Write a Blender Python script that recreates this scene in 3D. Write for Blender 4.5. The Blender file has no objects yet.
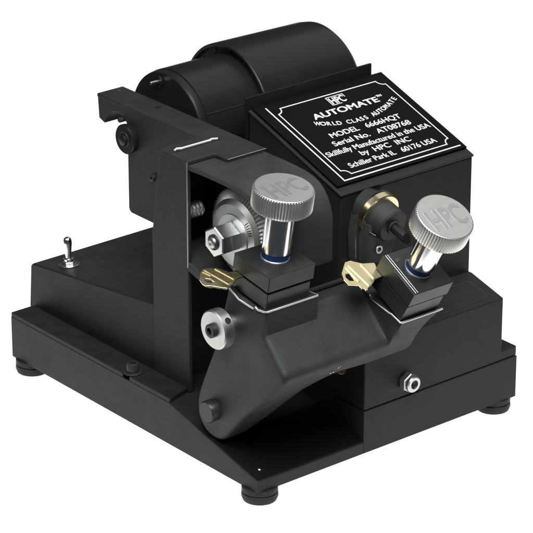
import bpy, bmesh, math
from mathutils import Vector, Matrix
R = math.radians
S = bpy.context.scene
COL = S.collection

# ------------------------------------------------------------------ materials
def mat(name, col, rough=.5, metal=0., bump=0., bscale=900., rvar=0., cvar=0., spec=.5, coat=0., aniso=0., stretch=(1, 1, 1), wear=0.):
    m = bpy.data.materials.new(name); m.use_nodes = True
    nt = m.node_tree; b = nt.nodes['Principled BSDF']
    b.inputs['Base Color'].default_value = (*col, 1)
    b.inputs['Roughness'].default_value = rough
    b.inputs['Metallic'].default_value = metal
    b.inputs['Specular IOR Level'].default_value = spec
    b.inputs['Coat Weight'].default_value = coat
    b.inputs['Anisotropic'].default_value = aniso
    tc = nt.nodes.new('ShaderNodeTexCoord'); mp = nt.nodes.new('ShaderNodeMapping')
    mp.inputs['Scale'].default_value = stretch
    nt.links.new(tc.outputs['Object'], mp.inputs['Vector'])
    if bump:
        n = nt.nodes.new('ShaderNodeTexNoise'); n.inputs['Scale'].default_value = bscale; n.inputs['Detail'].default_value = 3
        nt.links.new(mp.outputs[0], n.inputs['Vector'])
        bp = nt.nodes.new('ShaderNodeBump'); bp.inputs['Strength'].default_value = bump; bp.inputs['Distance'].default_value = .0006
        nt.links.new(n.outputs['Fac'], bp.inputs['Height']); nt.links.new(bp.outputs[0], b.inputs['Normal'])
    if rvar or cvar or wear:
        n = nt.nodes.new('ShaderNodeTexNoise'); n.inputs['Scale'].default_value = 45; n.inputs['Detail'].default_value = 6; n.inputs['Roughness'].default_value = .65
        nt.links.new(mp.outputs[0], n.inputs['Vector'])
        if rvar:
            r = nt.nodes.new('ShaderNodeMapRange'); r.inputs['From Min'].default_value = .3; r.inputs['From Max'].default_value = .7
            r.inputs['To Min'].default_value = max(.02, rough - rvar); r.inputs['To Max'].default_value = rough + rvar
            nt.links.new(n.outputs['Fac'], r.inputs['Value']); nt.links.new(r.outputs[0], b.inputs['Roughness'])
        if cvar:
            r = nt.nodes.new('ShaderNodeMapRange'); r.inputs['From Min'].default_value = .3; r.inputs['From Max'].default_value = .7
            r.inputs['To Min'].default_value = 1 - cvar; r.inputs['To Max'].default_value = 1 + cvar
            x = nt.nodes.new('ShaderNodeVectorMath'); x.operation = 'SCALE'; x.inputs[0].default_value = col
            nt.links.new(n.outputs['Fac'], r.inputs['Value']); nt.links.new(r.outputs[0], x.inputs['Scale']); nt.links.new(x.outputs[0], b.inputs['Base Color'])
    return m

M = dict(
    paint=mat('black_crinkle_paint', (.0158, .0152, .0130), .46, bump=.50, bscale=1300, rvar=.06, cvar=.15, spec=.22),
    cast=mat('black_cast_paint', (.0275, .0285, .0275), .48, bump=.75, bscale=1300, rvar=.09, cvar=.18, spec=.30),
    frame=mat('black_frame_paint', (.0215, .0215, .0195), .47, bump=.6, bscale=1300, rvar=.06, cvar=.16, spec=.24),
    motor=mat('black_motor_shell', (.0095, .0095, .0088), .33, bump=.06, bscale=600, rvar=.05, spec=.3),
    pit=mat('matte_black_tray', (.004, .004, .004), .62, bump=.3, bscale=900, spec=.12),
    oxide=mat('black_oxide_steel', (.0225, .0228, .0225), .32, metal=.0, bump=.12, bscale=500, rvar=.07, cvar=.2, spec=.35),
    chrome=mat('chrome', (.86, .86, .87), .15, 1., rvar=.04),
    steel=mat('brushed_steel', (.74, .735, .72), .27, 1., rvar=.06, cvar=.05, bump=.03, bscale=260, stretch=(1, 5, 5)),
    turned=mat('turned_steel', (.66, .66, .655), .42, 1., rvar=.08, cvar=.06, bump=.08, bscale=500),
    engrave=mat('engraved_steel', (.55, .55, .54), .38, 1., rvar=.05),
    alu=mat('aluminium', (.80, .80, .79), .28, 1., rvar=.05),
    brass=mat('brass', (.84, .72, .46), .24, 1., rvar=.06, cvar=.08),
    keymetal=mat('pale_brass', (.92, .79, .48), .27, 1., rvar=.06, cvar=.06, bump=.06, bscale=400),
    rubber=mat('black_rubber', (.018, .017, .015), .55, bump=.15, bscale=500, rvar=.06, spec=.25),
    blue=mat('blue_plastic', (.012, .04, .13), .25),
    plate=mat('black_plate', (.0022, .0022, .002), .42, rvar=.05, spec=.07),
    white=mat('white_print_and_glint', (.62, .62, .61), .5, cvar=.06),
    knurl=mat('knurled_steel', (.80, .79, .77), .40, 1., rvar=.06),
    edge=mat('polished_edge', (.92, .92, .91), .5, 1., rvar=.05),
    dark=mat('dark_hole', (.006, .006, .006), .5),
    copper=mat('copper_bolt', (.09, .05, .035), .45, 1.),
)

# ------------------------------------------------------------------ helpers
class MB:
    """collects shapes into one mesh"""
    def __init__(s): s.b = bmesh.new()
    def _faces(s, vs, fs):
        v = [s.b.verts.new(p) for p in vs]
        for f in fs:
            try: s.b.faces.new([v[i] for i in f])
            except ValueError: pass
        return v
    def box(s, a, b):
        (x0, y0, z0), (x1, y1, z1) = a, b
        s._faces([(x0, y0, z0), (x1, y0, z0), (x1, y1, z0), (x0, y1, z0), (x0, y0, z1), (x1, y0, z1), (x1, y1, z1), (x0, y1, z1)],
                 [(3, 2, 1, 0), (4, 5, 6, 7), (0, 1, 5, 4), (1, 2, 6, 5), (2, 3, 7, 6), (3, 0, 4, 7)])
        return s
    def prism(s, poly, ax, a, b):
        """poly of 2-D points, extruded along axis ax ('x': poly is y,z; 'y': x,z; 'z': x,y)"""
        def P(q, t): return {'x': (t, q[0], q[1]), 'y': (q[0], t, q[1]), 'z': (q[0], q[1], t)}[ax]
        n = len(poly)
        s._faces([P(q, a) for q in poly] + [P(q, b) for q in poly],
                 [tuple(range(n)), tuple(range(2 * n - 1, n - 1, -1))] + [(i, (i + 1) % n, n + (i + 1) % n, n + i) for i in range(n)])
        return s
    def lathe(s, prof, o, ax, n=48, teeth=0, depth=0., tsel=()):
        """prof: (distance along axis, radius); teeth: radial knurling on the profile indices in tsel"""
        o = Vector(o); ax = Vector(ax).normalized()
        u = ax.orthogonal().normalized()
        if abs(ax.z) < .999: u = (Vector((0, 0, 1)) - ax * ax.z).normalized()
        w = ax.cross(u)
        if teeth: n = teeth * 4
        vs = []; fs = []
        for k, (t, r) in enumerate(prof):
            for i in range(n):
                rr = r
                if teeth and k in tsel: rr = r - depth * (0, .5, 1, .5)[i % 4]
                a = 2 * math.pi * i / n
                vs.append(o + ax * t + (u * math.cos(a) + w * math.sin(a)) * rr)
        for k in range(len(prof) - 1):
            for i in range(n):
                j = (i + 1) % n
                fs.append((k * n + i, k * n + j, (k + 1) * n + j, (k + 1) * n + i))
        if prof[0][1] > 1e-6: fs.append(tuple(range(n - 1, -1, -1)))
        if prof[-1][1] > 1e-6: fs.append(tuple((len(prof) - 1) * n + i for i in range(n)))
        s._faces(vs, fs)
        return s
    def cyl(s, p0, p1, r, n=32, c=.0):
        d = Vector(p1) - Vector(p0); L = d.length
        pr = [(0, r), (L, r)] if not c else [(0, r - c), (c, r), (L - c, r), (L, r - c)]
        return s.lathe(pr, p0, d, n)
    def hexa(s, p0, p1, r, c=.0):
        return s.cyl(p0, p1, r, 6, c)
    def ring(s, o, ax, r0, r1, t, n=40, c=.0006):
        """flat ring: inner r0, outer r1, thickness t"""
        o = Vector(o); ax = Vector(ax).normalized()
        u = ax.orthogonal().normalized(); w = ax.cross(u)
        pr = [(0, r0), (0, r1 - c), (c, r1), (t - c, r1), (t, r1 - c), (t, r0)]
        vs = [o + ax * d + (u * math.cos(2 * math.pi * i / n) + w * math.sin(2 * math.pi * i / n)) * r for d, r in pr for i in range(n)]
        m = len(pr)
        s._faces(vs, [(k * n + i, k * n + (i + 1) % n, ((k + 1) % m) * n + (i + 1) % n, ((k + 1) % m) * n + i) for k in range(m) for i in range(n)])
        return s
    def tube(s, pts, r, n=10, closed=False):
        pts = [Vector(p) for p in pts]; m = len(pts); vs = []
        for i, p in enumerate(pts):
            a = pts[(i - 1) % m] if (i or closed) else p; b = pts[(i + 1) % m] if (i < m - 1 or closed) else p
            d = (b - a).normalized(); u = Vector((0, 0, 1)) if abs(d.z) < .9 else Vector((0, 1, 0))
            u = (u - d * u.dot(d)).normalized(); w = d.cross(u)
            vs += [p + (u * math.cos(2 * math.pi * k / n) + w * math.sin(2 * math.pi * k / n)) * r for k in range(n)]
        fs = [(i * n + k, i * n + (k + 1) % n, ((i + 1) % m) * n + (k + 1) % n, ((i + 1) % m) * n + k) for i in range(m if closed else m - 1) for k in range(n)]
        if not closed: fs += [tuple(range(n - 1, -1, -1)), tuple((m - 1) * n + k for k in range(n))]
        s._faces(vs, fs)
        return s
    def loft(s, secs):
        n = len(secs[0]); vs = [p for q in secs for p in q]
        fs = [(k * n + i, k * n + (i + 1) % n, (k + 1) * n + (i + 1) % n, (k + 1) * n + i) for k in range(len(secs) - 1) for i in range(n)]
        fs += [tuple(range(n - 1, -1, -1)), tuple((len(secs) - 1) * n + i for i in range(n))]
        s._faces(vs, fs)
        return s
    def xf(s, m):
        bmesh.ops.transform(s.b, matrix=m, verts=s.b.verts); return s
    def build(s, name, m, parent=None, bevel=0., seg=2, ang=38, origin=None):
        bmesh.ops.recalc_face_normals(s.b, faces=s.b.faces)
        me = bpy.data.meshes.new(name); s.b.to_mesh(me); s.b.free()
        me.materials.append(m); me.shade_smooth(); me.set_sharp_from_angle(angle=R(ang))
        o = bpy.data.objects.new(name, me); COL.objects.link(o)
        if parent: o.parent = parent
        if bevel:
            bv = o.modifiers.new('bevel', 'BEVEL'); bv.width = bevel; bv.segments = seg; bv.limit_method = 'ANGLE'; bv.angle_limit = R(30)
            bv.harden_normals = True; bv.miter_outer = 'MITER_ARC'
        return o

def empty(name, parent=None, loc=(0, 0, 0)):
    o = bpy.data.objects.new(name, None); o.empty_display_size = .02; o.location = loc; COL.objects.link(o)
    if parent: o.parent = parent
    return o

def text_bm(body, height, bold=0., align='LEFT', depth=.0002):
    """lettering as a bmesh lying in XY, cap height = height"""
    cu = bpy.data.curves.new('text', 'FONT'); cu.body = body; cu.size = height / .70; cu.offset = bold; cu.extrude = depth; cu.align_x = align
    ob = bpy.data.objects.new('text', cu); COL.objects.link(ob)
    dg = bpy.context.evaluated_depsgraph_get(); dg.update()
    me = bpy.data.meshes.new_from_object(ob.evaluated_get(dg))
    b = bmesh.new(); b.from_mesh(me)
    bpy.data.objects.remove(ob); bpy.data.curves.remove(cu); bpy.data.meshes.remove(me)
    return b
def add_bm(dst, src, m):
    bmesh.ops.transform(src, matrix=m, verts=src.verts)
    me = bpy.data.meshes.new('tmp'); src.to_mesh(me); dst.from_mesh(me); src.free(); bpy.data.meshes.remove(me)
def struck(dst, body, h, b, m, align='LEFT'):
    for k, (dx, dy) in enumerate(((0, 0), (b, 0), (-b, 0), (0, b * .7), (0, -b * .7))[:5 if b else 1]):
        add_bm(dst, text_bm(body, h, 0, align), m @ Matrix.Translation((dx, dy, k * .00002)))
def add_line(mb, body, h, x0, x1, y, bold, m, z=0.):
    """one line of lettering squeezed to run from x0 to x1 on baseline y"""
    b = text_bm(body, h)
    xs = [v.co.x for v in b.verts]; a, w = min(xs), max(xs) - min(xs); b.free()
    k = (x1 - x0) / w
    struck(mb.b, body, h, bold, m @ Matrix.Translation((x0, y, z)) @ Matrix.Diagonal((k, 1, 1, 1)) @ Matrix.Translation((-a, 0, 0)))

H = .0436          # height of the base casting
# ================================================================== THE MACHINE
mach = empty('key_cutting_machine', loc=(.16, .19, 0))
mach['label'] = 'black bench key duplicating machine with twin clamp knobs, drum motor and engraved nameplate'
mach['category'] = 'key machine'
inv = Matrix.Translation((-.16, -.19, 0))
def P(mb, name, m, parent=None, **k):
    """a part of the machine (coordinates are given in the world frame)"""
    if parent is None:
        mb.xf(inv); return mb.build(name, m, mach, **k)
    mb.xf(inv); return mb.build(name, m, parent, **k)

# ---- base casting with the chip ramp
b = MB()
b.prism([(0, 0), (0, .0117), (.131, H), (.387, H), (.387, 0)], 'x', 0, .1276)
b.prism([(0, 0), (0, H), (.387, H), (.387, 0)], 'x', .1276, .3238)
base = P(b, 'base', M['paint'], bevel=.0007)
t = MB()
d = Vector((0, .131, H - .0117)).normalized(); nrm = Vector((0, -d.z, d.y))
o0 = Vector((0, 0, .0117))
def ramp(x, s, h): return tuple(Vector((x, 0, 0)) + o0 + d * s + nrm * h)
vs = [ramp(x, s, h) for h in (.0001, .0012) for x, s in ((.0018, .0022), (.1262, .0022), (.1262, .068), (.0018, .068))]
t._faces(vs, [(3, 2, 1, 0), (4, 5, 6, 7), (0, 1, 5, 4), (1, 2, 6, 5), (2, 3, 7, 6), (3, 0, 4, 7)])
P(t, 'chip_tray', M['pit'], base, bevel=.0003)
s = MB(); c = Vector(ramp(.0128, .0135, .0012)); s.lathe([(0, .0022), (.0007, .0021), (.0013, .0012), (.0015, 0)], c, nrm, 20)
P(s, 'screw', M['chrome'], base)
for x, y in ((.0135, .0135), (.0135, .371), (.3085, .0155), (.3085, .371)):
    f = MB(); f.lathe([(0, .013), (.0012, .0158), (.005, .0172), (.0085, .0168), (.0092, .0157), (.0100, .0168), (.0148, .0168)], (x, y, -.0146), (0, 0, 1), 40)
    P(f, 'foot', M['rubber'], base)
# foot plate of the left box bolted on the base
f = MB(); f.prism([(.0003, .1305), (.0020, .1298), (.0278, .1375), (.0278, .3868), (.0003, .3868), (.0003, .2025), (.0085, .2025), (.0085, .1925), (.0003, .1925)], 'z', H - .0004, H + .0046)
flange = P(f, 'mounting_flange', M['paint'], bevel=.0008)
f = MB(); f.ring((.0085, .1972, H + .0047), (0, 0, 1), .003, .0098, .0016, 32)
P(f, 'washer', M['rubber'], flange)
f = MB(); f.lathe([(0, .0062), (.0075, .0062), (.0085, .0055), (.0085, .0033), (.0045, .0032), (.0045, 0)], (.0085, .1972, H + .0062), (0, 0, 1), 28)
P(f, 'cap_screw', M['oxide'], flange)

# ---- switch box
f = MB(); f.prism([(.1885, H + .0002), (.1885, .1165), (.387, .0929), (.3905, .0905), (.3945, H + .0002)], 'x', .0282, .215)
sbox = P(f, 'switch_box', M['paint'], bevel=.0016)
sl = math.atan2(.0236, .1985)
tl = Vector((.0484, .353, .0971)); tn = Vector((0, math.sin(sl), math.cos(sl)))
tog = empty('toggle_switch', mach)
f = MB(); f.ring(tl, tn, .003, .0105, .0012, 32); P(f, 'washer', M['steel'], tog)
f = MB(); f.hexa(tl + tn * .0013, tl + tn * .0042, .0072, .0008); P(f, 'nut', M['chrome'], tog, bevel=.0002)
f = MB(); lv = (tn + Vector((.06, -.0, 0))).normalized()
f.cyl(tl + tn * .0042, tl + tn * .0075, .0052, 24, .0006)
f.lathe([(0, .0030), (.008, .0034), (.015, .0042), (.0185, .0042), (.0205, .0034), (.0216, .0018), (.0219, 0)], tl + tn * .0072, lv, 24)
P(f, 'lever', M['chrome'], tog)

# ---- cast frame: tower, long arm, wheel hood
ZT = .2770
b = MB()
def arc(cx, cy, r, a0, a1, n): return [(cx + r * math.cos(R(a0 + (a1 - a0) * i / n)), cy + r * math.sin(R(a0 + (a1 - a0) * i / n))) for i in range(n + 1)]
b.prism([(.0272, .1340), (.0272, .1752), (.0737, .1800), (.0737, .3345), (.105, .3345), (.105, .115), (.0592, .115), (.0592, .1340)], 'z', ZT - .0042, ZT)
web = [(.3343, ZT - .0005), (.3325, .2520), (.3235, .2488)] + [(.3205, .2545), (.3150, .2610), (.3085, .2648), (.3024, .2660), (.2960, .2648), (.2910, .2618), (.2870, .2575)] + \
      [(.2870, .1725), (.2862, .1700), (.2830, .1680), (.150, .1680), (.150, ZT - .0005)]
b.prism(web, 'x', .0740, .1047)
b.prism([(.1343, H), (.1343, ZT - .0006), (.1749, ZT - .0006), (.1888, .190), (.1888, H)], 'x', .0275, .0318)
b.box((.0318, .165, H), (.1045, .1880, .1700))
b.prism([(.1700, .1700), (.166, ZT - .001), (.1746, ZT - .001), (.1878, .190), (.1878, .1700)], 'x', .0318, .1040)
frame = P(b, 'frame', M['frame'], bevel=.0011)
f = MB(); f.prism([(.164, .1835), (.142, .1790), (.117, .1705), (.104, .1650), (.102, .1600), (.112, .1612), (.140, .1690), (.164, .1730)], 'x', .0276, .104)
P(f, 'shelf', M['cast'], frame, bevel=.0018, seg=3)
outer = [(.1345, .2728), (.115, .2736), (.092, .2738), (.072, .2734), (.056, .2722), (.0455, .2703), (.0375, .2672), (.0312, .2625), (.0262, .2566), (.0225, .2500), (.0200, .2425), (.0190, .2350), (.0192, .1960)]
inner = []
for i, p in enumerate(outer):
    a = Vector(outer[max(0, i - 1)]); c = Vector(outer[min(len(outer) - 1, i + 1)]); t = (c - a).normalized(); inner.append(tuple(Vector(p) + Vector((-t.y, t.x)) * .0045 * -1 * (-1)))
f = MB(); n = len(outer); sec = outer + inner[::-1]
short = [outer[min(i, 8)] for i in range(n)] + [inner[min(i, 8)] for i in range(n)][::-1]
f.loft([[(x, *p) for p in q] for x, q in ((.0280, short), (.0519, short), (.0521, sec), (.1036, sec))])
bmesh.ops.remove_doubles(f.b, verts=f.b.verts, dist=1e-6)
bmesh.ops.dissolve_degenerate(f.b, edges=f.b.edges, dist=1e-6)
f.prism([p for p in inner] + [(.1345, .196)], 'x', .0992, .1034)
P(f, 'wheel_hood', M['cast'], frame, bevel=.0009)
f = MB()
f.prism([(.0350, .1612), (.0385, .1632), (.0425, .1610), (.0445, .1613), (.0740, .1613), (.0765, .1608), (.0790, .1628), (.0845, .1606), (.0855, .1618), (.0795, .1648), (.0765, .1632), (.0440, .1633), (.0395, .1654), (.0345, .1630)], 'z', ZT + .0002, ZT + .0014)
P(f, 'metal_strip', M['white'], frame, bevel=.0002)  # metallic highlight put into the colour: the strip is plain white
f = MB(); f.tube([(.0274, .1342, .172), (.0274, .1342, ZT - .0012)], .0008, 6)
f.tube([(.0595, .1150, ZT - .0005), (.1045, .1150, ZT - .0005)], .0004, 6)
P(f, 'worn_lit_edge', M['engrave'], frame)  # worn tower edge, plus the lip's highlight drawn as a bright line
f = MB(); f.box((.0335, .1590, ZT + .0001), (.0865, .1606, ZT + .0004)); P(f, 'slot', M['dark'], frame)
for y, r in ((.326, .0016), (.264, .0027)):
    f = MB(); f.cyl((.0942, y, ZT + .0001), (.0942, y, ZT + .0004), r, 20); P(f, 'screw_hole', M['engrave'] if r < .002 else M['dark'], frame)
f = MB(); f.lathe([(0, .0140), (.003, .0148), (.0060, .0148), (.0070, .0138), (.0070, .0056), (.0096, .0053), (.0102, .0044), (.0102, 0)], (.0738, .2825, .2455), (-1, 0, 0), 44)
P(f, 'shaft_cap', M['motor'], frame)
f = MB(); f.ring((.0672, .2825, .2455), (-1, 0, 0), .0062, .0082, .0012, 32); P(f, 'washer', M['oxide'], frame)
f = MB(); f.cyl((.070, .2946, .2610), (.0835, .2946, .2610), .0026, 16, .0004); P(f, 'stop_pin', M['oxide'], frame)
f = MB(); f.lathe([(0, .0035), (.0030, .0034), (.0036, .0026), (.0036, .0016), (.0022, .0015), (.0022, 0)], (.0739, .2461, .2159), (-1, 0, 0), 20); P(f, 'screw', M['oxide'], frame)

# ---- motor: drum behind the housing with a smaller end bell
MC = (.272, .250)
mot = empty('motor', mach)
def motor(prof, name, m=M['motor'], n=96, **k):
    f = MB(); f.lathe(prof, (0, *MC), (1, 0, 0), n); return P(f, name, m, mot, ang=30, **k)
motor([(.1100, .0500), (.1100, .0545), (.1106, .0553), (.1130, .0560), (.1165, .0562), (.1168, .0556), (.1185, .0556), (.1188, .0568), (.1920, .0568)], 'end_bell')
f = MB(); f.lathe([(0, .0505), (0, .0)], (.1105, *MC), (1, 0, 0), 96); f.lathe([(0, .0504), (.004, .0504)], (.1105, *MC), (1, 0, 0), 96); P(f, 'end_plate', M['motor'], mot)
motor([(.1890, .0575), (.1888, .0630), (.1840, .0646), (.1838, .0668), (.1848, .0676), (.1880, .0678), (.2950, .0660), (.3030, .0648), (.3075, .0610), (.3090, .054), (.3090, 0)], 'drum')
f = MB()
for k in range(16):
    a = 2 * math.pi * k / 16
    f.cyl((.1884, MC[0] + .0602 * math.cos(a), MC[1] + .0602 * math.sin(a)), (.1880, MC[0] + .0602 * math.cos(a), MC[1] + .0602 * math.sin(a)), .0020, 12)
P(f, 'vent_holes', M['dark'], mot)
# rolled seam along the end bell
a = R(128)
f = MB(); 
for (aa, w) in ((132, .0007),):
    y0, z0 = MC[0] + .0569 * math.cos(R(aa)), MC[1] + .0569 * math.sin(R(aa))
sy, sz = MC[0] - .0568 * math.cos(R(27)), MC[1] + .0568 * math.sin(R(27))
f.tube([(.1200, sy, sz), (.1835, sy, sz)], .0007, 8); P(f, 'shell_seam', M['dark'], mot)
f = MB(); f.cyl((.1100, .2815, .2955), (.1080, .2815, .2955), .0058, 24, .0006); P(f, 'bushing', M['motor'], mot)
f = MB(); f.cyl((.1080, .2815, .2955), (.0985, .2815, .2955), .0017, 16, .0003); P(f, 'terminal_pin', M['alu'], mot)
f = MB(); f.prism([(.215, .09), (.215, .20), (.235, .198), (.272, .186), (.31, .198), (.325, .20), (.325, .09)], 'x', .20, .298); P(f, 'cradle', M['paint'], mot, bevel=.001)

# ---- housing: pedestal, tall box, nameplate
b = MB()
b.prism([(.0006, .0440), (.0006, .1098), (.0450, .1216), (.30, .1216), (.30, .0440)], 'x', .1282, .3037)
b.box((.200, .0008, .0440), (.3236, .30, .0540))
ped = P(b, 'pedestal', M['paint'], bevel=.0013)
f = MB(); k = math.atan2(.0118, .0444)
def pd(x, s, h): return (x, .0006 + s * math.cos(k) - h * math.sin(k), .1098 + s * math.sin(k) + h * math.cos(k))
def rrect(x0, y0, x1, y1, r, n=5):
    o = []
    for cx, cy, a in ((x1 - r, y1 - r, 0), (x0 + r, y1 - r, 90), (x0 + r, y0 + r, 180), (x1 - r, y0 + r, 270)): o += arc(cx, cy, r, a, a + 90, n)
    return o
f.tube([pd(x, y, 0) for x, y in rrect(.205, .007, .2915, .036, .006)], .0006, 8, True)
P(f, 'panel_bead', M['cast'], ped)
BX0, BX1 = .1388, .3034
b = MB(); b.prism([(.0487, .1195), (.0487, .2396), (.1815, .2842), (.1815, .1195)], 'x', BX0, BX1)
hous = P(b, 'housing', M['paint'], bevel=.0013)
tb = math.atan2(.0450, .1341)
def top(x, v, h): return (x, .0487 + v * math.cos(tb) - h * math.sin(tb), .2402 + v * math.sin(tb) + h * math.cos(tb))
def slab(mb, x0, x1, v0, v1, h0, h1):
    vs = [top(x, v, h) for h in (h0, h1) for x, v in ((x0, v0), (x1, v0), (x1, v1), (x0, v1))]
    mb._faces(vs, [(3, 2, 1, 0), (4, 5, 6, 7), (0, 1, 5, 4), (1, 2, 6, 5), (2, 3, 7, 6), (3, 0, 4, 7)])
f = MB(); slab(f, .1378, .3041, -.0010, .1412, -.0004, .0022); P(f, 'cover', M['paint'], hous, bevel=.0009)
f = MB(); f.box((.1375, .1842, .200), (.2945, .1868, .2985)); P(f, 'back_guard', M['motor'], hous, bevel=.0006)
# nameplate
PL = (.1412, .3030, .0095, .1400)
TM = Matrix.Translation((0, .0487, .2402)) @ Matrix.Rotation(tb, 4, 'X')
f = MB(); slab(f, PL[0], PL[1], PL[2], PL[3], .0023, .0047); npl = P(f, 'nameplate', M['plate'], bevel=.0003)
# highlight painted white on the polished rim along the two near edges, printed frame with notched corners
f = MB()
hz = .00475
def strip(mb, pts, w, h, closed=False, th=.00018):
    m = len(pts); L = []; Rr = []
    for i, p in enumerate(pts):
        p = Vector(p); a = Vector(pts[i - 1]) if (i or closed) else None; c = Vector(pts[(i + 1) % m]) if (i < m - 1 or closed) else None
        d0 = (p - a).normalized() if a is not None else None; d1 = (c - p).normalized() if c is not None else None
        if d0 is None: d0 = d1
        if d1 is None: d1 = d0
        n0 = Vector((-d0.y, d0.x)); n1 = Vector((-d1.y, d1.x)); nn = (n0 + n1).normalized(); k = w / 2 / max(.4, nn.dot(n0))
        L.append(p + nn * k); Rr.append(p - nn * k)
    for i in range(m if closed else m - 1):
        j = (i + 1) % m
        q = [L[i], L[j], Rr[j], Rr[i]]
        vs = [top(p.x, p.y, h) for p in q] + [top(p.x, p.y, h + th) for p in q]
        mb._faces(vs, [(0, 1, 2, 3), (7, 6, 5, 4), (0, 4, 5, 1), (1, 5, 6, 2), (2, 6, 7, 3), (3, 7, 4, 0)])
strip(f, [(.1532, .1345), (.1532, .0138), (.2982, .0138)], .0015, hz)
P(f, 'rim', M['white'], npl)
f = MB()
x0, x1, v0, v1, q = .1592, .2936, .0200, .1290, .0105
def notch(cx, cy, a0): return [(cx + q * math.cos(R(a0 + 90 * i / 6)), cy + q * math.sin(R(a0 + 90 * i / 6))) for i in range(7)]
pts = []
def corner(cx, cy, a0, a1, q=.0072): return [(cx + q * math.cos(R(a0 + (a1 - a0) * i / 6)), cy + q * math.sin(R(a0 + (a1 - a0) * i / 6))) for i in range(7)]
pts = corner(x0, v0, 90, 0) + corner(x1, v0, 180, 90) + corner(x1, v1, 270, 180) + corner(x0, v1, 0, -90)
strip(f, pts, .0012, hz, True)
P(f, 'border_line', M['white'], npl)
f = MB()
lz = hz + .0002
add_line(f, 'AUTOMATE', .0078, .1880, .2690, .1008, .00030, TM, lz)
add_line(f, 'TM', .0028, .2705, .2765, .1072, .00022, TM, lz)
add_line(f, 'MODEL   6666HQT', .0068, .1850, .2720, .0712, 0.00012, TM, lz)
add_line(f, 'Serial No.   AT08768', .0068, .1790, .2750, .0596, 0.00012, TM, lz)
add_line(f, 'Skillfully Manufactured in the USA', .0068, .1620, .2900, .0483, 0.00012, TM, lz)
add_line(f, 'by  HPC  INC', .0068, .1950, .2570, .0382, 0.00012, TM, lz)
add_line(f, 'Schiller Park IL   60176 USA', .0068, .1720, .2800, .0268, 0.00012, TM, lz)
# bowed line
word = 'WORLD CLASS AUTOMATE'
for i, ch in enumerate(word):
    if ch == ' ': continue
    u = i / (len(word) - 1); x = .1845 + (.2865 - .1845) * u
    kx = (u - .46) / .5; y = .0822 + .0125 * kx * kx; dy = math.atan2(.0125 * 2 * kx / .5, .102)
    struck(f.b, ch, .0056, .00018, TM @ Matrix.Translation((x, y, lz)) @ Matrix.Rotation(dy, 4, 'Z') @ Matrix.Diagonal((.74 if ch in 'WM' else .95, 1, 1, 1)), 'CENTER')
P(f, 'lettering', M['white'], npl)
def emblem(mb, w, h, m, bold, frame=True):
    """three tall condensed letters locked together inside a broken frame, centred on the origin"""
    def bar(x0, y0, x1, y1):
        k = MB(); k.box((x0 * w, y0 * h, 0), (x1 * w, y1 * h, .0002)); add_bm(mb.b, k.b, m)
    k = MB()
    add_line(k, 'HPC', h * .74, -.40 * w, .40 * w, -.37 * h, bold * w * .22, Matrix.Identity(4))
    add_bm(mb.b, k.b, m)
    if not frame: return
    t = bold * .55
    bar(-.5, -.5, -.5 + t, .5); bar(-.5 + t, .5 - t * 1.5, .5, .5); bar(-.5 + t, -.5, .06, -.5 + t * 1.5); bar(.5 - t, .10, .5, .5 - t * 1.5)
f = MB(); emblem(f, .0215, .0128, TM @ Matrix.Translation((.2300, .1192, lz)), .075); P(f, 'emblem', M['white'], npl)

# ---- cutter wheel on the spindle
WY, WZ = .0900, .2128
cut = empty('cutter_wheel', mach)
def wh(prof, name, m, **k):
    f = MB(); f.lathe(prof, (0, WY, WZ), (1, 0, 0), k.pop('n', 72), **{q: k.pop(q) for q in ('teeth', 'depth', 'tsel') if q in k}); return P(f, name, m, cut, ang=25, **k)
wh([(.0440, .012), (.0440, .021), (.0450, .0215), (.0455, .030), (.0485, .0340), (.0490, .0346)], 'face_disc', M['turned'])
wh([(.0488, .0335), (.0492, .0350), (.0555, .0440), (.0630, .0444), (.0640, .0425), (.0640, .02)], 'toothed_rim', M['turned'], teeth=64, depth=.0026, tsel=(1, 2, 3, 4))
wh([(.0640, .0128), (.1000, .0128)], 'spindle', M['steel'])
f = MB(); f.hexa((.0225, WY, WZ), (.0440, WY, WZ), .0150, .0012)
P(f, 'nut', M['alu'], cut, bevel=.0004)
f = MB(); f.cyl((.0226, WY, WZ), (.0214, WY, WZ), .0074, 32); P(f, 'nut_recess', M['dark'], cut)
f = MB(); f.lathe([(0, .0055), (.002, .0050), (.003, .0032), (.003, .0018), (.0022, 0)], (.0214, WY, WZ), (-1, 0, 0), 24); P(f, 'spindle_end', M['engrave'], cut)
f = MB()
for a in range(6):   # scale marks cut into the face of the disc
    aa = R(18 + a * 5); cy, cz = math.cos(aa), math.sin(aa)
    for r0, r1 in (((.0235, .0285)),): f.tube([(.0449, WY - cy * r0, WZ + cz * r0), (.0451, WY - cy * r1, WZ + cz * r1)], .00035, 6)
P(f, 'scale_marks', M['dark'], cut)
f = MB(); pr = []
for k in range(5): pr += [(k * .004, .0062), (k * .004 + .0012, .0076), (k * .004 + .0024, .0076), (k * .004 + .0036, .0062)]
f.lathe(pr, (.033, .147, .2215), (1, 0, 0), 32); P(f, 'ribbed_bushing', M['engrave'], cut)

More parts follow.
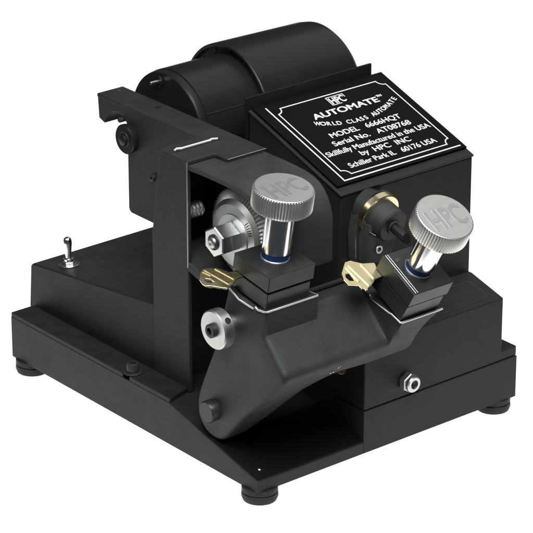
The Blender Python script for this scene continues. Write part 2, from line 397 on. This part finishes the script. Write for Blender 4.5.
# ---- tracer (guide) on the housing front
gx = .1702; ga = Vector((0, -.956, -.292)).normalized(); g0 = Vector((gx, .032, .2206))
trc = empty('tracer', mach)
f = MB(); f.cyl((gx - .002, .0489, .2225), g0 + ga * -.0047, .0190, 40, .0008); P(f, 'hub', M['oxide'], trc)
f = MB(); f.ring(g0 - ga * .0045, ga, .0165, .0220, .0078, 48, .0008); ringo = P(f, 'brass_ring', M['brass'], trc)
f = MB(); f.cyl(g0 - ga * .005, g0 + ga * .0215, .0166, 44, .0016); f.cyl(g0 + ga * .0213, g0 + ga * .0235, .0072, 28, .0006); P(f, 'barrel', M['cast'], trc)
f = MB(); f.lathe([(0, .0048), (.0170, .0048), (.0215, .0044)], g0 + ga * .0232, ga, 24)
for v in f.b.verts:
    t = (v.co - (g0 + ga * .0232)).dot(ga)
    if t > .016: v.co -= ga * max(0, (v.co.z - (g0 + ga * (.0232 + t)).z + .0046) * .75)
P(f, 'tracer_pin', M['motor'], trc)
f = MB(); f.prism([(.1470, .176), (.1460, .205), (.1500, .222), (.1560, .236), (.1900, .236), (.1915, .205), (.1830, .176)], 'y', .0370, .0480); P(f, 'bracket', M['cast'], trc, bevel=.0012)
f = MB(); f.prism([(.1535, .2170), (.1870, .2130), (.1862, .2000), (.1775, .1760), (.1500, .1760), (.1492, .2000)], 'y', .0225, .0375); P(f, 'clamp_arm', M['cast'], trc, bevel=.0022, seg=3)
f = MB(); f.tube([(.1500, .0222, .2115), (.1580, .0222, .2060)], .0008, 8); P(f, 'slot_edge', M['alu'], trc)
f = MB(); f.tube([(.1470, .0366, .2015), (.1474, .0366, .181)], .0006, 8); P(f, 'plate_edge', M['alu'], trc)
f = MB(); f.ring((.1625, .0224, .1905), (0, -1, 0), .0022, .0042, .0012, 24, .0003); P(f, 'screw', M['engrave'], trc)

# ---- carriage casting: one lofted body, arm on the left, beam between the two clamps
XA = .0020
def cr(pts, k):   # Catmull-Rom through the points
    o = []
    for i in range(len(pts) - 1):
        p = [Vector(pts[max(0, min(len(pts) - 1, j))]) for j in (i - 1, i, i + 1, i + 2)]
        for s_ in range(k):
            t = s_ / k
            o.append(.5 * ((2 * p[1]) + (-p[0] + p[2]) * t + (2 * p[0] - 5 * p[1] + 4 * p[2] - p[3]) * t * t + (-p[0] + 3 * p[1] - 3 * p[2] + p[3]) * t ** 3))
    o.append(Vector(pts[-1])); return o
arm = cr([(-.0285, .1161), (-.004, .0915), (.0248, .0649), (.0490, .0375), (.0590, .0310), (.0690, .0300), (.0790, .0330), (.0870, .0400), (.0912, .0510), (.0898, .0680), (.0783, .0955), (.0648, .1255), (.0528, .1643)], 4)
under = cr([(-.0300, .1115), (-.016, .1095), (0, .1120), (.014, .1160), (.024, .122), (.030, .130), (.034, .142), (.034, .160)], 8)
def resample(c, n):
    L = [0]
    for i in range(1, len(c)): L.append(L[-1] + (c[i] - c[i - 1]).length)
    o = []
    for k in range(n):
        t = L[-1] * k / (n - 1); i = 1
        while i < len(c) - 1 and L[i] < t: i += 1
        w = (t - L[i - 1]) / max(1e-9, L[i] - L[i - 1]); o.append(c[i - 1].lerp(c[i], w))
    return o
NB = len(arm); under = resample(under, NB)
def sm(t): t = max(0, min(1, t)); return t * t * (3 - 2 * t)
SGN = -1
LIP = [(-.0290, .13508), (-.0318, .13208), (-.0344, .1290), (-.0352, .1256), (-.0340, .1215), (-.0318, .1184)]
def section(x, mode, ins=0.):
    k = sm((x - .020) / .085)
    bot = [a.lerp(u, k) for a, u in zip(arm, under)]
    if mode == 'L': tp = [(.0426, .1893), (.0320, .1842), (.0090, .1802), (-.0089, .1822), (-.0069, .15883), (-.0092, .15636)] + LIP
    elif mode == 'F': tp = [(.0330, .1660), (.0240, .1665), (.0100, .1695), (.0035, .1700), (.0000, .16624), (-.0030, .16302)] + LIP
    else:
        e = sm((x - .150) / .036)
        up = .020 * e
        tp = [(-.0060, .1650), (-.0120, .1615), (-.0350, .1562), (-.0513, .1518)]
        tp += [(-.0513 + .0195 * k / 8, .1518 - .0334 * k / 8 + up * k / 8) for k in range(1, 9)]
        bot = [Vector((p.x * (1 - .2 * e), min(p.y + up * 1.15, .155))) for p in bot]
    poly = [Vector(p) for p in tp] + list(bot)
    if ins:                       # rounded edge of the arm's outer face
        q = []
        for i, p in enumerate(poly):
            if i < 2: q.append(p); continue
            a = poly[i - 1]; c = poly[(i + 1) % len(poly)]; t = (c - a).normalized(); q.append(p + Vector((-t.y, t.x)) * -ins * SGN)
        poly = q
    return [(x, p.x, p.y) for p in poly]
secs = [section(XA + .005 * (1 - math.cos(R(a))), 'L', .005 * (1 - math.sin(R(a)))) for a in (0, 22, 45, 67)] + [section(x, 'L') for x in (.0075, .013, .020, .028, .036, .044, .052, .058, .0632)]
def mix(x, m0, m1, t): return [tuple(Vector(p).lerp(Vector(q), t)) for p, q in zip(section(x, m0), section(x, m1))]
secs += [mix(.0637, 'L', 'F', .10), mix(.0640, 'L', 'F', .5), mix(.0643, 'L', 'F', .92)]
secs += [section(x, 'F') for x in (.0652, .071, .078, .086, .094, .102, .110, .117, .1232)]
secs += [mix(.1241, 'F', 'R', .06), mix(.1246, 'F', 'R', .5), mix(.1251, 'F', 'R', .90)]
secs += [section(x, 'R') for x in (.1265, .134, .143, .150, .156, .162, .168, .173, .1765)]
f = MB(); f.loft(secs)
car = P(f, 'carriage', M['cast'], ang=42)
f = MB(); f.tube([(.0640, .0270, .1690), (.1245, .0270, .1690)], .0026, 14); P(f, 'rail', M['oxide'], car)
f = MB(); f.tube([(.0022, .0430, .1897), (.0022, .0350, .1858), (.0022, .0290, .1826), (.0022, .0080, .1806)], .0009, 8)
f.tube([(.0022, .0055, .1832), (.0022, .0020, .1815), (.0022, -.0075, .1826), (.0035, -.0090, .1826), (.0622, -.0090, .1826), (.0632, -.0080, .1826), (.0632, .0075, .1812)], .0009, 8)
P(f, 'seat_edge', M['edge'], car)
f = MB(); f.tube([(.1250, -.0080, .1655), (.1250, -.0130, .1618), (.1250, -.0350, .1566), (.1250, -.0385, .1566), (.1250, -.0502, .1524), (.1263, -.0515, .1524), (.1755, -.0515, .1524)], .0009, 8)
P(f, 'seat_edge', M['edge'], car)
# shaft collar
cy_, cz_ = .0419, .1535
f = MB(); f.lathe([(-.0065, .0125), (.0022, .0125)], (0, cy_, cz_), (1, 0, 0), 40); P(f, 'collar_hub', M['steel'], car)
f = MB(); f.lathe([(-.0172, .0090), (-.0172, .0172), (-.0160, .0184), (-.0066, .0186), (-.0058, .0178), (-.0058, .009)], (0, cy_, cz_), (1, 0, 0), 56); P(f, 'shaft_collar', M['turned'], car)
f = MB(); f.lathe([(-.0160, .0092), (-.0160, .0), ], (0, cy_, cz_), (1, 0, 0), 32); P(f, 'collar_bore', M['steel'], car)
f = MB(); f.lathe([(0, .0066), (.0050, .0066), (.0058, .0058), (.0058, .0034), (.0030, .0032), (.0030, 0)], (-.0158, cy_, cz_), (-1, 0, 0), 28); P(f, 'socket_screw', M['oxide'], car)
dv = Vector((0, -.74, .67)); f = MB(); c = Vector((-.0110, cy_, cz_)) + dv * .0180; f.cyl(c, c + dv * .0009, .0030, 20); P(f, 'set_screw', M['dark'], car)
# pivot bolt
f = MB(); f.lathe([(0, .0105), (.0085, .0105), (.0100, .0094), (.0100, 0)], (.0022, .0654, .0603), (-1, 0, 0), 40); P(f, 'pivot_bolt', M['oxide'], car)
f = MB()
for x, y, z, r in ((.0590, -.0302, .1152, .0008), (.0625, -.0300, .1152, .0009), (.0680, -.0303, .1178, .0008), (.0700, -.0306, .1190, .0010)): f.lathe([(0, r), (.0005, r * .8), (.0007, 0)], (x, y - .0008, z), (0, -1, .1), 10)
P(f, 'bright_specks', M['alu'], car)  # tiny bright metal specks on the front band
f = MB(); f.cyl((.0860, .004, .1010), (.0860, -.016, .1060), .0055, 24, .0006); P(f, 'copper_plug', M['copper'], car)

# ---- adjusting nut on the pedestal front
nut = empty('adjusting_screw', mach)
f = MB(); f.hexa((.1795, .0004, .0600), (.1795, -.0075, .0600), .0098, .0009); P(f, 'nut', M['turned'], nut, bevel=.0002)
f = MB(); f.ring((.1795, -.0075, .0600), (0, -1, 0), .0044, .0080, .0045, 36, .0010); P(f, 'sleeve', M['turned'], nut)
f = MB(); f.lathe([(0, .0046), (.0025, .0046), (.0025, .0024), (.001, 0)], (.1795, -.0078, .0600), (0, -1, 0), 24); P(f, 'socket', M['dark'], nut)

# ---- the two clamps: upper jaw, lower jaw, knob
def vise(cx, w, F, tilt, h_up, gap, h_low, depth, klen, right):
    # local frame: origin at the front top edge middle of the upper jaw, y back, z out of the jaw top
    m = Matrix.Translation((cx, F[0], F[1])) @ Matrix.Rotation(tilt, 4, 'X')
    hw = w / 2
    f = MB(); f.box((-hw, 0, -h_up), (hw, depth, 0)); f.xf(m); uj = P(f, 'upper_jaw', M['oxide'], bevel=.0007)
    f = MB(); f.box((-hw + .0012, .0012, -h_up - gap - h_low), (hw - .0020, depth - .001, -h_up - gap)); f.box((-hw + .006, .006, -h_up - gap - .001), (hw - .006, depth - .006, -h_up + .001)); f.xf(m); lj = P(f, 'lower_jaw', M['oxide'], bevel=.0007)
    if right:
        f = MB(); f.tube([(-hw + .0030, .0012, .0001), (-hw + .0030, depth - .0012, .0000)], .00026, 6)
        f.tube([(-hw + .0055, .0012, .0001), (-hw + .0055, depth - .0012, .0000)], .00018, 6)
        for yy in (.0205, .0225, .0395, .0415): f.tube([(-hw + .009, yy, .0001), (-hw + .015, yy, .0001)], .0003, 6)
        f.xf(m); P(f, 'scribed_lines', M['engrave'], uj)
    kn = empty('clamp_knob', mach)
    c = (0, depth / 2, 0)
    def kp(mb, name, mt, **k): mb.xf(m @ Matrix.Translation(c)); return P(mb, name, mt, kn, **k)
    f = MB(); f.lathe([(.0001, .0132), (.0018, .0134), (.0026, .0128)], (0, 0, 0), (0, 0, 1), 44); kp(f, 'washer', M['turned'])
    f = MB(); f.lathe([(.0024, .0126), (.0075, .0126), (.0080, .0120)], (0, 0, 0), (0, 0, 1), 44); kp(f, 'blue_collar', M['blue'])
    hb = klen - .0200
    f = MB(); f.lathe([(.0078, .0124), (.0088, .0133), (hb + .001, .0133)], (0, 0, 0), (0, 0, 1), 64); kp(f, 'stem', M['chrome'])
    f = MB(); f.lathe([(hb, .0), (hb, .0258), (hb + .0012, .0275), (hb + .0024, .0278), (klen - .0030, .0278), (klen - .0014, .0276), (klen - .0004, .0266), (klen - .0001, .0259), (klen - .0001, 0)],
                      (0, 0, 0), (0, 0, 1), teeth=66, depth=.0012, tsel=(2, 3, 4, 5)); kp(f, 'knob_head', M['knurl'], ang=20)
    f = MB(); f.lathe([(klen - .0003, .0262), (klen, .0259), (klen, 0)], (0, 0, 0), (0, 0, 1), 96); kp(f, 'knob_top', M['steel'])
    f = MB(); emblem(f, .0480, .0300, Matrix.Translation((.001, -.0005, klen - .00008)), .10, False); kp(f, 'emblem', M['engrave'])
    return m
mL = vise(.0325, .0530, (-.0098, .2151), R(9.8), .0160, .0024, .0160, .0503, .0720, False)
mR = vise(.1490, .0480, (-.0682, .1854), R(29.0), .0170, .0022, .0185, .0500, .0700, True)

# ================================================================== KEYS (held in the jaws, things of their own)
def key(name, label, m, outline, hole, ridges, blade):
    """outline / hole / ridges in jaw coordinates (x, y) on the clamping plane"""
    t = .0017
    bm = MB(); b2 = bm.b
    o = [b2.verts.new((x, y, 0)) for x, y in outline]; h = [b2.verts.new((x, y, 0)) for x, y in hole]
    es = [b2.edges.new((q[i], q[(i + 1) % len(q)])) for q in (o, h) for i in range(len(q))]
    g = bmesh.ops.triangle_fill(b2, edges=es, use_beauty=True)
    fs = [e for e in b2.faces]
    r = bmesh.ops.extrude_face_region(b2, geom=fs)
    bmesh.ops.translate(b2, verts=[v for v in r['geom'] if isinstance(v, bmesh.types.BMVert)], vec=(0, 0, t))
    for (a, c, w) in ridges:
        a = Vector(a); c = Vector(c); d = (c - a).normalized(); n = Vector((-d.y, d.x)) * w / 2
        q = [a + n, c + n, c - n, a - n]
        bm._faces([(p.x, p.y, t - .0003) for p in q] + [(p.x, p.y, t + .0008) for p in q],
                  [(3, 2, 1, 0), (4, 5, 6, 7), (0, 1, 5, 4), (1, 2, 6, 5), (2, 3, 7, 6), (3, 0, 4, 7)])
    bm.xf(m)
    ob = bm.build(name, M['keymetal'], None, bevel=.0004)
    ob['label'] = label; ob['category'] = 'key'; ob['group'] = 'keys clamped in the jaws'
    return ob
kmL = mL @ Matrix.Translation((0, 0, -.0160 - .0024))
key('key', 'pale brass key blank held in the upright left clamp beside the cutter wheel', kmL,
    [(-.0504, .0631), (-.0571, .0580), (-.0640, .0500), (-.0662, .0430), (-.0655, .0383), (-.0600, .0345), (-.0576, .0315), (-.0518, .0258), (-.0440, .0285), (-.0380, .0325), (-.0335, .0350), (-.0250, .0355), (-.0250, .0440), (-.0331, .0470), (-.0345, .0510), (-.0375, .0567), (-.0444, .0615)],
    [(-.0585, .0490), (-.0548, .0445), (-.0545, .0400), (-.0580, .0400), (-.0617, .0430), (-.0612, .0465)],
    [((-.0490, .0605), (-.0445, .0305), .0050), ((-.0405, .0575), (-.0365, .0350), .0026), ((-.0540, .0585), (-.0515, .0500), .0018)], None)
kmR = mR @ Matrix.Translation((0, 0, -.0170 - .0022))
key('key', 'bright pale brass pattern key held in the tilted right clamp under the tracer pin', kmR,
    [(-.0485, .0664), (-.0536, .0620), (-.0600, .0560), (-.0630, .0490), (-.0622, .0430), (-.0560, .0405), (-.0533, .0390), (-.0527, .0345), (-.0505, .0345), (-.0500, .0315), (-.0470, .0315), (-.0465, .0330), (-.0404, .0344), (-.0325, .0394), (-.0230, .0400), (-.0230, .0500), (-.0213, .0533), (-.0210, .0563), (-.0323, .0593), (-.0393, .0640), (-.0419, .0664)],
    [(-.0567, .0545), (-.0528, .0540), (-.0530, .0474), (-.0535, .0445), (-.0580, .0465), (-.0590, .0510)],
    [((-.0462, .0625), (-.0415, .0350), .0056), ((-.0348, .0594), (-.0330, .0400), .0030), ((-.0515, .0610), (-.0500, .0420), .0020)], None)

# ================================================================== SETTING: white ground, with an added glow that washes out shadows
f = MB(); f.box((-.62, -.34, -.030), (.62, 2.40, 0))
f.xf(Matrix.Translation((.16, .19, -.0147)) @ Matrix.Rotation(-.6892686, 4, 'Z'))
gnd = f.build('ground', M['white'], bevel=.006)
gnd['kind'] = 'structure'
gm = bpy.data.materials.new('glowing_white_ground'); gm.use_nodes = True
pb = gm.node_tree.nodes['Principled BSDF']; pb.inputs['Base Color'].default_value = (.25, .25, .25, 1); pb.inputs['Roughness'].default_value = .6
pb.inputs['Emission Color'].default_value = (1.0, .975, .93, 1); pb.inputs['Emission Strength'].default_value = 1.08  # glow added to keep the ground pure white
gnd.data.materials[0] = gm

# ================================================================== LIGHT
w = bpy.data.worlds.new('World'); S.world = w; w.use_nodes = True
bg = w.node_tree.nodes['Background']; bg.inputs[0].default_value = (.85, .93, 1.0, 1); bg.inputs[1].default_value = .05
def area(name, loc, target, sx, sy, power, col=(1, 1, 1)):
    l = bpy.data.lights.new(name, 'AREA'); l.shape = 'RECTANGLE'; l.size = sx; l.size_y = sy; l.energy = power; l.color = col
    o = bpy.data.objects.new(name, l); COL.objects.link(o); o.location = loc
    o.rotation_euler = (Vector(target) - Vector(loc)).to_track_quat('-Z', 'Y').to_euler(); return o
area('softbox_overhead', (-.28, -.48, 1.52), (.16, .15, .15), 1.1, 1.1, 47, (.93, .97, 1.0))
area('softbox_left', (-1.15, .45, 1.35), (.05, .08, .22), .7, .7, 3.5, (1, 1, 1))
area('softbox_right', (1.15, .38, 1.50), (.16, .15, .2), 1.4, 1.5, 4.2, (1, .99, .97))

# ================================================================== CAMERA
az, pi_ = .6892686000829894, .4029922026724567
r_ = Vector((math.cos(az), -math.sin(az), 0)); fh = Vector((math.sin(az), math.cos(az), 0))
fw = fh * math.cos(pi_) - Vector((0, 0, math.sin(pi_))); up = fh * math.sin(pi_) + Vector((0, 0, math.cos(pi_)))
cam = bpy.data.cameras.new('camera'); co = bpy.data.objects.new('camera', cam); COL.objects.link(co)
m3 = Matrix((r_, up, -fw)).transposed()
co.matrix_world = Matrix.Translation((-1.5361227577, -1.8765418844, 1.2586163424)) @ m3.to_4x4()
cam.sensor_width = 36; cam.lens = 3000 / 533 * 36; cam.clip_start = .05; cam.clip_end = 100
S.camera = co
S.view_settings.view_transform = 'Standard'; S.view_settings.look = 'None'; S.view_settings.exposure = 0; S.view_settings.gamma = 1
